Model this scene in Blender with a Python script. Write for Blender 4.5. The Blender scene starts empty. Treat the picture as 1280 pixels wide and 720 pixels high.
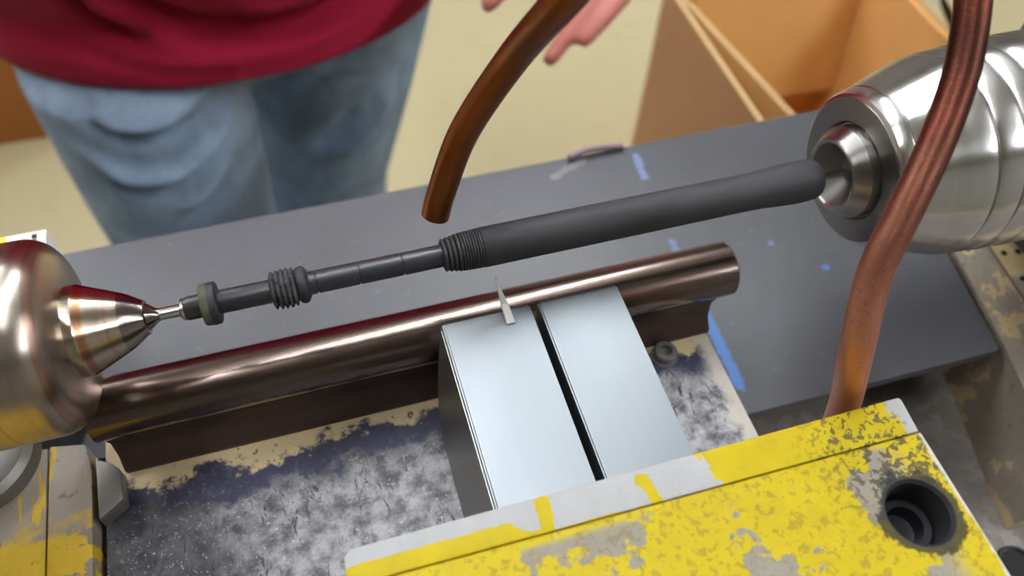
import bpy, bmesh, math, random
from mathutils import Vector, Matrix
random.seed(7)
S = bpy.context.scene
C = S.collection

# ------------------------------------------------------------------ camera, world, exposure
cam_data = bpy.data.cameras.new('camera')
cam = bpy.data.objects.new('camera', cam_data); C.objects.link(cam)
cam_data.sensor_width = 36.0
cam_data.lens = 36.0 * 1028 / 1280
cam_data.clip_start = 0.01
cam_data.dof.use_dof = True
cam_data.dof.focus_distance = 0.262
cam_data.dof.aperture_fstop = 9.0
R = Vector((0.9576, -0.2857, 0.0367)); U = Vector((0.2103, 0.7803, 0.5890)); B = Vector((-0.1969, -0.5563, 0.8073))
cam.matrix_world = Matrix(((R.x, U.x, B.x, -0.0566), (R.y, U.y, B.y, -0.1631), (R.z, U.z, B.z, 1.2582), (0, 0, 0, 1)))
S.camera = cam
W = bpy.data.worlds.new('workshop_air'); S.world = W; W.use_nodes = True
W.node_tree.nodes['Background'].inputs[0].default_value = (0.9, 0.95, 1.0, 1)
W.node_tree.nodes['Background'].inputs[1].default_value = 0.1
S.view_settings.view_transform = 'Standard'
S.view_settings.look = 'None'
S.view_settings.gamma = 1.0
S.view_settings.use_curve_mapping = False
S.view_settings.exposure = 0.0
LAMP_STRENGTH = 90.0

# ------------------------------------------------------------------ node helpers
def lin(r, g, b):
    def f(c):
        c /= 255.0
        return c / 12.92 if c <= 0.04045 else ((c + 0.055) / 1.055) ** 2.4
    return (f(r), f(g), f(b), 1.0)

class NT:
    def __init__(s, name):
        s.m = bpy.data.materials.new(name); s.m.use_nodes = True
        s.t = s.m.node_tree; s.n = s.t.nodes
        s.bsdf = s.n['Principled BSDF']
        s.tc = s.n.new('ShaderNodeTexCoord').outputs['Object']
    def link(s, a, b): s.t.links.new(a, b)
    def put(s, sock, v):
        if isinstance(v, bpy.types.NodeSocket): s.link(v, sock)
        else: sock.default_value = v
    def P(s, **k):
        for a, v in k.items(): s.put(s.bsdf.inputs[a.replace('_', ' ')], v)
    def math(s, op, a, b=0.0, c=0.0, clamp=False):
        n = s.n.new('ShaderNodeMath'); n.operation = op; n.use_clamp = clamp
        for i, v in enumerate((a, b, c)): s.put(n.inputs[i], v)
        return n.outputs[0]
    def vmath(s, op, a, b=(0, 0, 0)):
        n = s.n.new('ShaderNodeVectorMath'); n.operation = op
        s.put(n.inputs[0], a); s.put(n.inputs[1], b)
        return n.outputs['Value'] if op in ('DOT_PRODUCT', 'LENGTH', 'DISTANCE') else n.outputs[0]
    def scale(s, v, k):
        n = s.n.new('ShaderNodeVectorMath'); n.operation = 'SCALE'; s.put(n.inputs[0], v); s.put(n.inputs['Scale'], k); return n.outputs[0]
    def xyz(s, v=None):
        n = s.n.new('ShaderNodeSeparateXYZ'); s.put(n.inputs[0], v or s.tc); return n.outputs
    def noise(s, sc, detail=3.0, rough=0.5, stretch=None, dist=0.0, col=False):
        n = s.n.new('ShaderNodeTexNoise'); v = s.tc
        if stretch: v = s.vmath('MULTIPLY', v, stretch)
        s.link(v, n.inputs['Vector'])
        n.inputs['Scale'].default_value = sc; n.inputs['Detail'].default_value = detail
        n.inputs['Roughness'].default_value = rough; n.inputs['Distortion'].default_value = dist
        return n.outputs['Color' if col else 'Fac']
    def voro(s, sc, stretch=None, feature='F1'):
        n = s.n.new('ShaderNodeTexVoronoi'); v = s.tc; n.feature = feature
        if stretch: v = s.vmath('MULTIPLY', v, stretch)
        s.link(v, n.inputs['Vector']); n.inputs['Scale'].default_value = sc
        return n.outputs['Distance']
    def step(s, v, a, b):                                   # 0 at a, 1 at b
        n = s.n.new('ShaderNodeMapRange'); n.interpolation_type = 'SMOOTHSTEP'
        s.put(n.inputs[0], v); n.inputs[1].default_value = a; n.inputs[2].default_value = b
        return n.outputs[0]
    def mix(s, f, a, b):
        n = s.n.new('ShaderNodeMix'); n.data_type = 'RGBA'
        s.put(n.inputs[0], f); s.put(n.inputs[6], a); s.put(n.inputs[7], b)
        return n.outputs[2]
    def lerp(s, f, a, b):
        n = s.n.new('ShaderNodeMapRange'); s.put(n.inputs[0], f); n.inputs[3].default_value = a; n.inputs[4].default_value = b
        return n.outputs[0]
    def seg(s, a, b):                                       # distance in XY to a segment
        d = (b[0] - a[0], b[1] - a[1]); l2 = d[0] ** 2 + d[1] ** 2 + 1e-12
        x, y, _ = s.xyz()
        px = s.math('SUBTRACT', x, a[0]); py = s.math('SUBTRACT', y, a[1])
        h = s.math('DIVIDE', s.math('ADD', s.math('MULTIPLY', px, d[0]), s.math('MULTIPLY', py, d[1])), l2, clamp=True)
        qx = s.math('SUBTRACT', px, s.math('MULTIPLY', h, d[0])); qy = s.math('SUBTRACT', py, s.math('MULTIPLY', h, d[1]))
        return s.math('SQRT', s.math('ADD', s.math('MULTIPLY', qx, qx), s.math('MULTIPLY', qy, qy)))
    def bump(s, h, strength=0.3, dist=0.001):
        n = s.n.new('ShaderNodeBump'); s.link(h, n.inputs['Height'])
        n.inputs['Strength'].default_value = strength; n.inputs['Distance'].default_value = dist
        s.link(n.outputs[0], s.bsdf.inputs['Normal'])

def plain(name, col, rough=0.5, metal=0.0, var=0.12, sc=60.0, bump=0.0):
    t = NT(name)
    n = t.noise(sc, 4)
    dark = tuple(c * (1 - var) for c in col[:3]) + (1,); light = tuple(min(1, c * (1 + var)) for c in col[:3]) + (1,)
    t.P(Base_Color=t.mix(n, dark, light), Roughness=rough, Metallic=metal)
    if bump: t.bump(n, bump, 0.0005)
    return t.m

def turned(name, col, r0=0.16, r1=0.34, tint=None, aniso=0.75):          # metal with turning marks round the X axis
    t = NT(name)
    x, y, z = t.xyz()
    def ring(sc, d=2):
        n = t.n.new('ShaderNodeTexNoise'); n.noise_dimensions = '1D'; t.link(x, n.inputs['W'])
        n.inputs['Scale'].default_value = sc; n.inputs['Detail'].default_value = d; return n.outputs['Fac']
    fine = ring(5200); wide = ring(260, 3)
    c = t.mix(wide, tuple(v * 0.78 for v in col[:3]) + (1,), col)
    if tint:
        c = t.mix(t.step(wide, 0.5, 0.68), c, tint)
    t.P(Base_Color=c, Metallic=1.0, Roughness=t.lerp(wide, r0, r1))
    tg = t.n.new('ShaderNodeTangent'); tg.direction_type = 'RADIAL'; tg.axis = 'X'
    t.P(Tangent=tg.outputs[0], Anisotropic=aniso, Anisotropic_Rotation=0.25)
    t.bump(fine, 0.03, 0.0002)
    return t.m

M = {}
M['chuck'] = turned('turned_steel', lin(232, 230, 228), 0.18, 0.30)
M['hub'] = turned('satin_turned_steel', lin(178, 175, 172), 0.24, 0.36)
M['face'] = turned('ground_steel_face', lin(150, 147, 145), 0.28, 0.36)
M['center'] = turned('heat_tinted_steel', lin(196, 184, 172), 0.24, 0.38, lin(170, 140, 126))
M['nose'] = turned('cone_steel', lin(205, 190, 172), 0.16, 0.3, lin(178, 128, 98))
M['tip'] = turned('tip_steel', lin(150, 138, 134), 0.12, 0.24)
M['pin'] = plain('bright_steel_pin', lin(225, 225, 225), 0.2, 1.0, 0.05)

def brushed(name, col, rough, along=(1, 0.02, 1), aniso=0.0):
    t = NT(name)
    n = t.noise(900, 3, 0.6, along); w = t.noise(35, 2)
    t.P(Base_Color=t.mix(n, tuple(v * 0.9 for v in col[:3]) + (1,), col), Metallic=1.0,
        Roughness=t.math('ADD', t.lerp(n, rough - 0.04, rough + 0.05), t.lerp(w, -0.03, 0.03)))
    t.bump(n, 0.05, 0.0002)
    return t.m
M['block'] = brushed('brushed_aluminium', lin(138, 143, 148), 0.46)
M['block_side'] = brushed('milled_steel_side', lin(150, 148, 142), 0.42, (1, 0.02, 0.3))
M['blade'] = plain('honed_blade_steel', lin(214, 212, 206), 0.5, 0.4)

def bar_mat():
    t = NT('oiled_brown_bar_steel')
    n = t.noise(30, 4, 0.6, (0.15, 1, 1)); f = t.noise(700, 3, 0.6, (0.02, 1, 1))
    t.P(Base_Color=t.mix(n, lin(90, 75, 69), lin(116, 100, 93)), Metallic=1.0, Roughness=t.lerp(n, 0.22, 0.26), Coat_Weight=0.6, Coat_Roughness=0.12)
    return t.m
M['bar'] = bar_mat()
M['rail'] = plain('oily_dark_brown_rail', lin(62, 46, 40), 0.42, 0.3, 0.35, 120, 0.2)

def rubber(name, col, rough=0.62, dust=0.0):
    t = NT(name)
    n = t.noise(420, 4, 0.6); w = t.noise(50, 3)
    c = t.mix(n, tuple(v * 0.85 for v in col[:3]) + (1,), tuple(v * 1.15 for v in col[:3]) + (1,))
    if dust: c = t.mix(t.math('MULTIPLY', t.step(w, 0.45, 0.75), dust), c, lin(120, 120, 124))
    t.P(Base_Color=c, Roughness=rough)
    t.bump(n, 0.05, 0.0002)
    return t.m
M['rubber'] = rubber('matt_black_rubber', lin(46, 46, 49), 0.62, 0.0)
M['boot'] = rubber('ribbed_black_rubber', lin(36, 36, 39), 0.6)
M['rod'] = rubber('satin_black_rod', lin(40, 41, 46), 0.36)
M['frayed'] = rubber('frayed_black_rubber', lin(38, 38, 41), 0.8, 0.3)
M['olive'] = rubber('olive_rubber_face', lin(70, 74, 54), 0.75)

def copper_mat():
    t = NT('tarnished_copper')
    n = t.noise(45, 4, 0.6); s = t.noise(1500, 3, 0.7); x, y, z = t.xyz()
    c = t.mix(t.step(n, 0.35, 0.7), lin(62, 29, 21), lin(96, 48, 35))
    # cleaner copper low down, paled in colour for its highlight; browner at the blowing end
    clean_glint = t.step(t.math('ADD', z, t.math('MULTIPLY', n, 0.03)), 0.240, 0.170)
    c = t.mix(t.math('MULTIPLY', clean_glint, t.step(x, -0.02, -0.01)), c, t.mix(n, lin(186, 114, 90), lin(212, 148, 122)))
    c = t.mix(t.math('MULTIPLY', t.step(x, -0.045, -0.065), 0.75), c, t.mix(n, lin(124, 70, 36), lin(160, 94, 50)))
    stand = t.step(x, -0.03, -0.01)
    grain = t.math('MULTIPLY', t.step(s, 0.54, 0.7), t.math('MULTIPLY', stand, t.math('ADD', t.math('MULTIPLY', clean_glint, 0.45), 0.12)))
    c = t.mix(grain, c, lin(214, 160, 132))
    c = t.mix(t.math('MULTIPLY', t.math('MULTIPLY', t.step(t.noise(900, 3, 0.6), 0.6, 0.72), 0.5), stand), c, lin(60, 32, 24))
    t.P(Base_Color=c, Metallic=t.math('SUBTRACT', 0.88, t.math('MULTIPLY', t.math('MULTIPLY', clean_glint, stand), 0.3)), Roughness=t.math('ADD', t.lerp(s, 0.28, 0.36), t.math('MULTIPLY', stand, 0.1)))
    t.bump(s, 0.15, 0.0003)
    return t.m
M['copper'] = copper_mat()

def plate_mat():                                            # local frame: origin (0.03, 0.05, 0.938)
    t = NT('dark_grey_table_plate')
    n = t.noise(14, 5, 0.65); s = t.noise(160, 3, 0.6); sm = t.noise(60, 4, 0.7, None, 0.6)
    c = t.mix(n, lin(70, 70, 74), lin(90, 90, 95))
    c = t.mix(t.math('MULTIPLY', t.step(sm, 0.56, 0.75), 0.35), c, lin(70, 68, 68))
    c = t.mix(t.math('MULTIPLY', t.step(s, 0.62, 0.8), 0.25), c, lin(140, 140, 148))
    fz = t.math('MULTIPLY', t.math('SUBTRACT', t.noise(260, 4, 0.7), 0.5), 0.006)
    def mark(a, b, w, col, k):
        d = t.math('ADD', t.seg((a[0] - 0.03, a[1] - 0.05), (b[0] - 0.03, b[1] - 0.05)), fz)
        return t.math('MULTIPLY', t.step(d, w, w * 0.4), k), col
    for f, col in (mark((0.100, 0.012), (0.099, -0.026), 0.0036, lin(70, 128, 200), 0.7),
                   mark((0.168, 0.022), (0.1683, 0.0215), 0.0022, lin(76, 120, 196), 0.9),
                   mark((0.107, 0.115), (0.1055, 0.100), 0.0028, lin(130, 146, 200), 0.7),
                   mark((0.102, 0.056), (0.1022, 0.050), 0.0026, lin(110, 124, 178), 0.6),
                   mark((0.149, 0.042), (0.1492, 0.0415), 0.0020, lin(120, 128, 190), 0.6),
                   mark((0.078, 0.119), (0.06, 0.112), 0.0030, lin(170, 166, 172), 0.35)):
        c = t.mix(f, c, col)
    t.P(Base_Color=c, Roughness=t.lerp(n, 0.38, 0.5))
    t.bump(s, 0.06, 0.0003)
    return t.m
M['plate'] = plate_mat()

def bed_mat():                                              # local frame: origin (-0.03, -0.10, 0.90)
    t = NT('chipped_cream_navy_bed_paint')
    x, y, z = t.xyz()
    big = t.noise(46, 5, 0.62); mid = t.noise(170, 5, 0.65); fine = t.noise(700, 4, 0.7); scr = t.noise(260, 4, 0.7, (1, 0.35, 1), 1.2)
    # bare worn metal with grinding dust
    dust = t.mix(t.step(mid, 0.3, 0.7), lin(66, 64, 68), lin(184, 182, 186))
    dust = t.mix(t.step(scr, 0.56, 0.66), dust, lin(54, 52, 56))
    dust = t.mix(t.math('MULTIPLY', t.step(fine, 0.6, 0.7), 0.8), dust, lin(222, 222, 228))
    navy = t.mix(fine, lin(34, 34, 58), lin(66, 66, 92))
    yy = t.math('ADD', y, t.math('MULTIPLY', t.math('SUBTRACT', big, 0.5), 0.030))
    yy = t.math('ADD', yy, t.math('MULTIPLY', t.math('SUBTRACT', mid, 0.5), 0.022))
    c = t.mix(t.step(yy, 0.068, 0.075), dust, navy)
    cream = t.mix(mid, lin(196, 172, 128), lin(226, 206, 166))
    cream = t.mix(t.step(mid, 0.6, 0.68), cream, lin(60, 52, 50))
    c = t.mix(t.step(yy, 0.0800, 0.0835), c, cream)
    # darker left end with pale specks
    xx = t.math('ADD', x, t.math('MULTIPLY', t.math('SUBTRACT', big, 0.5), 0.05))
    dark_end = t.math('MULTIPLY', t.math('MULTIPLY', t.step(xx, -0.060, -0.100), t.step(yy, 0.086, 0.070)), 0.85)
    c = t.mix(dark_end, c, t.mix(t.step(fine, 0.58, 0.66), lin(34, 32, 38), lin(130, 130, 138)))
    # paler edge on the right
    ed = t.math('ADD', x, t.math('MULTIPLY', t.math('SUBTRACT', mid, 0.5), 0.012))
    c = t.mix(t.math('MULTIPLY', t.step(ed, 0.104, 0.111), 0.9), c, lin(206, 198, 186))
    t.P(Base_Color=c, Roughness=t.lerp(mid, 0.4, 0.7), Metallic=0.1)
    t.bump(mid, 0.35, 0.0006)
    return t.m
M['bed'] = bed_mat()

def yellow_mat(name, kind):                                 # local frame: origin (0.01, -0.13, 0.975)
    t = NT(name)
    x, y, z = t.xyz()
    big = t.noise(30, 4, 0.6); mid = t.noise(110, 5, 0.65); fine = t.noise(520, 4, 0.7); pit = t.noise(430, 3, 0.6, None, 0.6)
    grey = t.mix(mid, lin(124, 116, 102), lin(152, 145, 131))
    white = t.mix(t.noise(90, 4, 0.6, (1, 0.3, 1)), lin(158, 158, 160), lin(188, 188, 188))
    yel = t.mix(mid, lin(172, 148, 4), lin(204, 184, 8))
    black = lin(66, 60, 46)
    if kind == 'bar':
        # left length rubbed to bare metal along its back, paint kept along the seam and at the right end
        k = t.math('ADD', t.math('MULTIPLY', t.math('SUBTRACT', big, 0.5), 0.9), t.math('MULTIPLY', t.math('SUBTRACT', mid, 0.5), 0.35))
        a = t.math('MULTIPLY', t.math('SUBTRACT', 0.0385, y), 190.0)            # more paint toward the seam
        left = t.math('MULTIPLY', t.step(t.math('ADD', x, t.math('MULTIPLY', t.math('SUBTRACT', mid, 0.5), 0.02)), -0.026, -0.042), 1.15)
        right = t.math('MULTIPLY', t.step(t.math('ADD', x, t.math('ADD', t.math('MULTIPLY', t.math('SUBTRACT', y, 0.038), 1.4), t.math('MULTIPLY', t.math('SUBTRACT', mid, 0.5), 0.03))), 0.016, 0.026), 2.6)
        v = t.math('ADD', t.math('ADD', t.math('SUBTRACT', a, 1.05), t.math('ADD', left, right)), k)
        paint = t.step(v, 0.0, 0.05)
        c = t.mix(paint, white, yel)
        # one run of paint across the bare length
        run = t.step(t.math('ADD', t.math('MINIMUM', t.seg((0.0000, 0.0395), (0.0020, 0.032)), t.seg((-0.0280, 0.0410), (-0.0290, 0.032))), t.math('MULTIPLY', mid, 0.005)), 0.0048, 0.0044)
        c = t.mix(run, c, yel)
        chip = t.math('MULTIPLY', t.step(big, 0.60, 0.615), t.step(x, 0.03, 0.04))
        c = t.mix(chip, c, grey)
        sp = t.math('MULTIPLY', t.step(pit, 0.53, 0.565), t.step(t.math('ADD', x, t.math('MULTIPLY', big, 0.04)), 0.055, 0.078))
        c = t.mix(t.math('MULTIPLY', t.math('MULTIPLY', sp, paint), 0.85), c, black)
        rub = t.math('MULTIPLY', t.step(t.math('ADD', x, t.math('MULTIPLY', mid, 0.01)), 0.0815, 0.0835), 1.0)
        c = t.mix(rub, c, white)
    else:
        chip = t.step(t.math('ADD', big, t.math('MULTIPLY', t.math('SUBTRACT', mid, 0.5), 0.30)), 0.535, 0.55)
        keep = t.math('MULTIPLY', t.step(y, 0.032, 0.029), t.step(x, 0.075, 0.066))
        c = t.mix(t.math('MULTIPLY', chip, keep), yel, grey)
        sp = t.math('MULTIPLY', t.step(pit, 0.55, 0.60), 0.45)
        c = t.mix(sp, c, lin(120, 104, 40))
        cor = t.math('MULTIPLY', t.step(pit, 0.49, 0.53), t.math('MULTIPLY', t.step(x, 0.044, 0.062), t.step(y, 0.010, 0.022)))
        c = t.mix(t.math('MULTIPLY', cor, 0.85), c, black)
        # greasy ring round the screw hole
        d = t.math('ADD', t.seg((0.0682, 0.0112), (0.0683, 0.0112)), t.math('MULTIPLY', t.math('SUBTRACT', mid, 0.5), 0.014))
        c = t.mix(t.math('MULTIPLY', t.step(d, 0.0122, 0.0110), 0.9), c, lin(28, 27, 28))
        c = t.mix(t.step(t.seg((0.0682, 0.0112), (0.0683, 0.0112)), 0.0099, 0.0094), c, lin(46, 46, 48))
        edge = t.math('ADD', x, t.math('MULTIPLY', t.math('SUBTRACT', mid, 0.5), 0.004))
        c = t.mix(t.step(edge, 0.0803, 0.0812), c, lin(196, 192, 186))
    t.P(Base_Color=c, Roughness=t.lerp(mid, 0.5, 0.66), Specular_IOR_Level=0.3)
    t.bump(mid, 0.3, 0.0008)
    return t.m
M['yellow_bar'] = yellow_mat('yellow_paint_on_clamp_bar', 'bar')
M['yellow_plate'] = yellow_mat('yellow_paint_on_clamp_plate', 'plate')
M['grey_steel'] = plain('dull_grey_steel', lin(120, 116, 112), 0.45, 0.6, 0.2, 90, 0.1)
M['black_steel'] = plain('black_oxide_steel', lin(58, 58, 62), 0.34, 0.6, 0.2, 200)
M['dark'] = plain('painted_hole_shade', lin(16, 15, 15), 0.8)  # near-black colour standing in for the shade inside holes

def casting_mat(name, a, b, patch, k=0.5):
    t = NT(name)
    big = t.noise(26, 5, 0.65, None, 0.5); mid = t.noise(110, 4, 0.6); f = t.noise(600, 3)
    c = t.mix(t.step(big, 0.35, 0.65), a, b)
    c = t.mix(t.step(t.math('ADD', big, t.math('MULTIPLY', mid, 0.4)), 0.72, 0.76), c, patch)
    c = t.mix(t.math('MULTIPLY', t.step(mid, 0.62, 0.74), k), c, lin(60, 52, 46))
    t.P(Base_Color=c, Roughness=t.lerp(mid, 0.5, 0.75))
    t.bump(f, 0.15, 0.0004)
    return t.m
M['cast_left'] = casting_mat('worn_beige_grey_casting', lin(140, 130, 118), lin(168, 156, 140), lin(204, 182, 136))
M['cast_right'] = casting_mat('beige_painted_casting', lin(190, 168, 124), lin(216, 194, 148), lin(166, 154, 136))
M['floor_bed'] = casting_mat('dirty_grey_machine_top', lin(104, 97, 94), lin(150, 143, 138), lin(120, 112, 104), 0.35)
M['stand'] = plain('grey_machine_paint', lin(58, 60, 62), 0.6)

def tail_mat():                                             # local frame: origin (-0.25, -0.12, 0.90)
    t = NT('worn_yellow_tailstock_paint')
    x, y, z = t.xyz()
    big = t.noise(34, 5, 0.65, None, 0.4); mid = t.noise(150, 5, 0.65)
    yel = t.mix(mid, lin(176, 142, 26), lin(214, 180, 36))
    c = t.mix(t.step(t.math('ADD', big, t.math('MULTIPLY', t.math('SUBTRACT', mid, 0.5), 0.4)), 0.54, 0.58), yel, lin(122, 112, 104))
    up = t.step(t.math('ADD', y, t.math('MULTIPLY', t.math('SUBTRACT', big, 0.5), 0.03)), 0.088, 0.094)
    c = t.mix(t.math('MULTIPLY', up, 0.9), c, t.mix(t.step(t.noise(60, 3, 0.6, (2.5, 0.4, 1)), 0.56, 0.6), lin(140, 132, 128), yel))
    c = t.mix(t.math('MULTIPLY', t.step(mid, 0.6, 0.7), 0.6), c, lin(58, 50, 40))
    t.P(Base_Color=c, Roughness=0.55)
    t.bump(mid, 0.3, 0.0006)
    return t.m
M['tail'] = tail_mat()

def floor_mat():
    t = NT('khaki_concrete_floor')
    n = t.noise(1.6, 5, 0.6); s = t.noise(9, 5, 0.7); f = t.noise(90, 3)
    c = t.mix(n, lin(186, 172, 132), lin(206, 192, 154))
    c = t.mix(t.math('MULTIPLY', t.step(s, 0.55, 0.75), 0.35), c, lin(160, 146, 112))
    t.P(Base_Color=c, Roughness=t.lerp(s, 0.4, 0.65))
    t.bump(f, 0.1, 0.001)
    return t.m
M['floor'] = floor_mat()
M['wall'] = plain('painted_wall', lin(150, 148, 143), 0.8, 0, 0.05, 3)
M['ceiling'] = plain('dark_roof_ceiling', lin(152, 150, 148), 0.85, 0, 0.1, 3)

def card(name, col, k=0.06):
    t = NT(name)
    n = t.noise(14, 4, 0.6); f = t.noise(220, 2, 0.5, (1, 1, 0.12))
    c = t.mix(n, tuple(v * (1 - k * 2) for v in col[:3]) + (1,), tuple(v * (1 + k) for v in col[:3]) + (1,))
    t.P(Base_Color=c, Roughness=0.75); t.bump(f, 0.08, 0.0006)
    return t.m
M['card'] = card('tan_card_lit', lin(242, 190, 116))  # lit copy of the card: brightness of the inside put into the colour
M['card_shaded'] = card('tan_card_shaded', lin(186, 138, 96))  # same card, shaded copy: outer walls darkened by colour
M['card_edge'] = card('corrugated_card_edge', lin(226, 190, 138))
M['card_brown'] = card('brown_card', lin(168, 104, 44))
M['carton'] = plain('white_carton', lin(232, 232, 228), 0.55, 0, 0.03)
M['yellow_label'] = plain('yellow_label', lin(245, 222, 10), 0.5, 0, 0.03)
M['ink'] = plain('black_ink', lin(30, 30, 32), 0.6)
M['scrap'] = plain('pinkish_grey_scrap', lin(150, 128, 134), 0.7, 0, 0.25, 200)

def denim():
    t = NT('washed_blue_denim')
    x, y, z = t.xyz()
    w = t.noise(9, 4, 0.6); f = t.noise(900, 2, 0.6, (1, 1, 0.2)); g = t.noise(60, 4, 0.7, (1, 1, 0.35))
    c = t.mix(t.step(w, 0.3, 0.7), lin(122, 144, 172), lin(164, 188, 214))
    c = t.mix(t.math('MULTIPLY', t.step(g, 0.45, 0.7), 0.35), c, lin(80, 96, 122))
    c = t.mix(t.math('MULTIPLY', f, 0.3), c, lin(176, 196, 216))
    t.P(Base_Color=c, Roughness=0.9); t.bump(f, 0.2, 0.0006)
    return t.m
M['denim'] = denim()
def cloth(name, col):
    t = NT(name)
    f = t.noise(1200, 2, 0.6); w = t.noise(12, 3)
    t.P(Base_Color=t.mix(w, tuple(v * 0.9 for v in col[:3]) + (1,), col), Roughness=0.92)
    t.bump(f, 0.15, 0.0004)
    return t.m
M['tee'] = cloth('maroon_jersey', lin(166, 8, 54))
def skin():
    t = NT('skin')
    n = t.noise(50, 4); w = t.noise(11, 3)
    t.P(Base_Color=t.mix(w, lin(196, 108, 100), lin(212, 136, 122)), Roughness=0.5)
    t.bsdf.inputs['Subsurface Weight'].default_value = 0.1
    t.bsdf.inputs['Subsurface Radius'].default_value = (0.01, 0.004, 0.002)
    t.bump(n, 0.1, 0.0006)
    return t.m
M['skin'] = skin()
M['hair'] = plain('brown_hair', lin(70, 48, 34), 0.6, 0, 0.3, 300, 0.3)
M['shoe'] = plain('black_shoe_leather', lin(44, 42, 42), 0.5)
M['sole'] = plain('grey_rubber_sole', lin(120, 118, 114), 0.7)
M['eye'] = plain('eye_white', lin(230, 228, 224), 0.3)
M['lamp_metal'] = plain('white_lamp_metal', lin(225, 225, 225), 0.5)
tl = NT('fluorescent_tube')
tl.P(Base_Color=(1, 1, 1, 1)); tl.bsdf.inputs['Emission Color'].default_value = (0.93, 0.97, 1.0, 1); tl.bsdf.inputs['Emission Strength'].default_value = LAMP_STRENGTH
M['tube'] = tl.m

# ------------------------------------------------------------------ object helpers
def obj(name, bm, mat, parent=None, origin=(0, 0, 0), smooth=None):
    """bm holds world coordinates; they are stored relative to the thing's origin."""
    if parent is not None:
        o0 = parent; origin = Vector((0, 0, 0))
        while o0 is not None: origin += o0.location; o0 = o0.parent
    origin = Vector(origin)
    if isinstance(bm, bpy.types.Mesh):
        me = bm; me.transform(Matrix.Translation(-origin)); me.name = name
    else:
        bmesh.ops.translate(bm, verts=bm.verts, vec=-origin)
        bmesh.ops.recalc_face_normals(bm, faces=bm.faces)
        me = bpy.data.meshes.new(name); bm.to_mesh(me); bm.free()
    if smooth is not None:
        for p in me.polygons: p.use_smooth = True
        if smooth < 179: me.set_sharp_from_angle(angle=math.radians(smooth))
    me.materials.clear(); me.materials.append(mat)
    o = bpy.data.objects.new(name, me); C.objects.link(o)
    if parent is not None: o.parent = parent
    else: o.location = origin
    return o
def tag(o, label, cat, group=None):
    o['label'] = label; o['category'] = cat
    if group: o['group'] = group
    return o
def thing(name, loc, label, cat, group=None):
    o = bpy.data.objects.new(name, None); C.objects.link(o); o.location = loc; o.empty_display_size = 0.02
    return tag(o, label, cat, group)
def structure(o): o['kind'] = 'structure'; return o

def add_box(bm, x0, x1, y0, y1, z0, z1, bev=0.0, seg=2):
    r = bmesh.ops.create_cube(bm, size=1.0); vs = r['verts']
    for v in vs:
        v.co = Vector(((x0 + x1) / 2 + v.co.x * (x1 - x0), (y0 + y1) / 2 + v.co.y * (y1 - y0), (z0 + z1) / 2 + v.co.z * (z1 - z0)))
    if bev:
        es = {e for v in vs for e in v.link_edges}
        bmesh.ops.bevel(bm, geom=list(es), offset=bev, segments=seg, affect='EDGES', profile=0.6)
    return bm
def box(*a, **k): return add_box(bmesh.new(), *a, **k)
def prism(poly, z0, z1, bev=0.0):
    bm = bmesh.new()
    lo = [bm.verts.new((x, y, z0)) for x, y in poly]; hi = [bm.verts.new((x, y, z1)) for x, y in poly]
    bm.faces.new(lo[::-1]); bm.faces.new(hi)
    n = len(poly)
    for i in range(n): bm.faces.new((lo[i], lo[(i + 1) % n], hi[(i + 1) % n], hi[i]))
    if bev: bmesh.ops.bevel(bm, geom=bm.edges[:], offset=bev, segments=2, affect='EDGES', profile=0.6)
    return bm
AY, AZ = -0.0009, 1.0493
def lathe(profile, seg=96, axis='X', c=None, wob=None):
    """profile: (position along the axis, radius); closed to the axis where radius is 0."""
    bm = bmesh.new(); rings = []
    if c is None: c = (0, AY, AZ)
    for i, (p, r) in enumerate(profile):
        if r <= 1e-7:
            co = (p, c[1], c[2]) if axis == 'X' else (c[0], c[1], p)
            rings.append([bm.verts.new(co)])
        else:
            ring = []
            for k in range(seg):
                a = 2 * math.pi * k / seg; rr = r + (wob(i, a) if wob else 0)
                co = (p, c[1] + rr * math.cos(a), c[2] + rr * math.sin(a)) if axis == 'X' else (c[0] + rr * math.cos(a), c[1] + rr * math.sin(a), p)
                ring.append(bm.verts.new(co))
            rings.append(ring)
    for a, b in zip(rings, rings[1:]):
        if len(a) == 1 and len(b) == 1: continue
        for k in range(seg):
            k2 = (k + 1) % seg
            if len(a) == 1: bm.faces.new((a[0], b[k], b[k2]))
            elif len(b) == 1: bm.faces.new((a[k], b[0], a[k2]))
            else: bm.faces.new((a[k], b[k], b[k2], a[k2]))
    return bm
def catmull(pts, n=10):
    pts = [Vector(p) for p in pts]; P = [2 * pts[0] - pts[1]] + pts + [2 * pts[-1] - pts[-2]]; out = []
    for i in range(1, len(P) - 2):
        for k in range(n):
            t = k / n; a, b, c, d = P[i - 1:i + 3]
            out.append(0.5 * ((2 * b) + (c - a) * t + (2 * a - 5 * b + 4 * c - d) * t * t + (3 * b - a - 3 * c + d) * t ** 3))
    out.append(pts[-1]); return out
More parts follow.
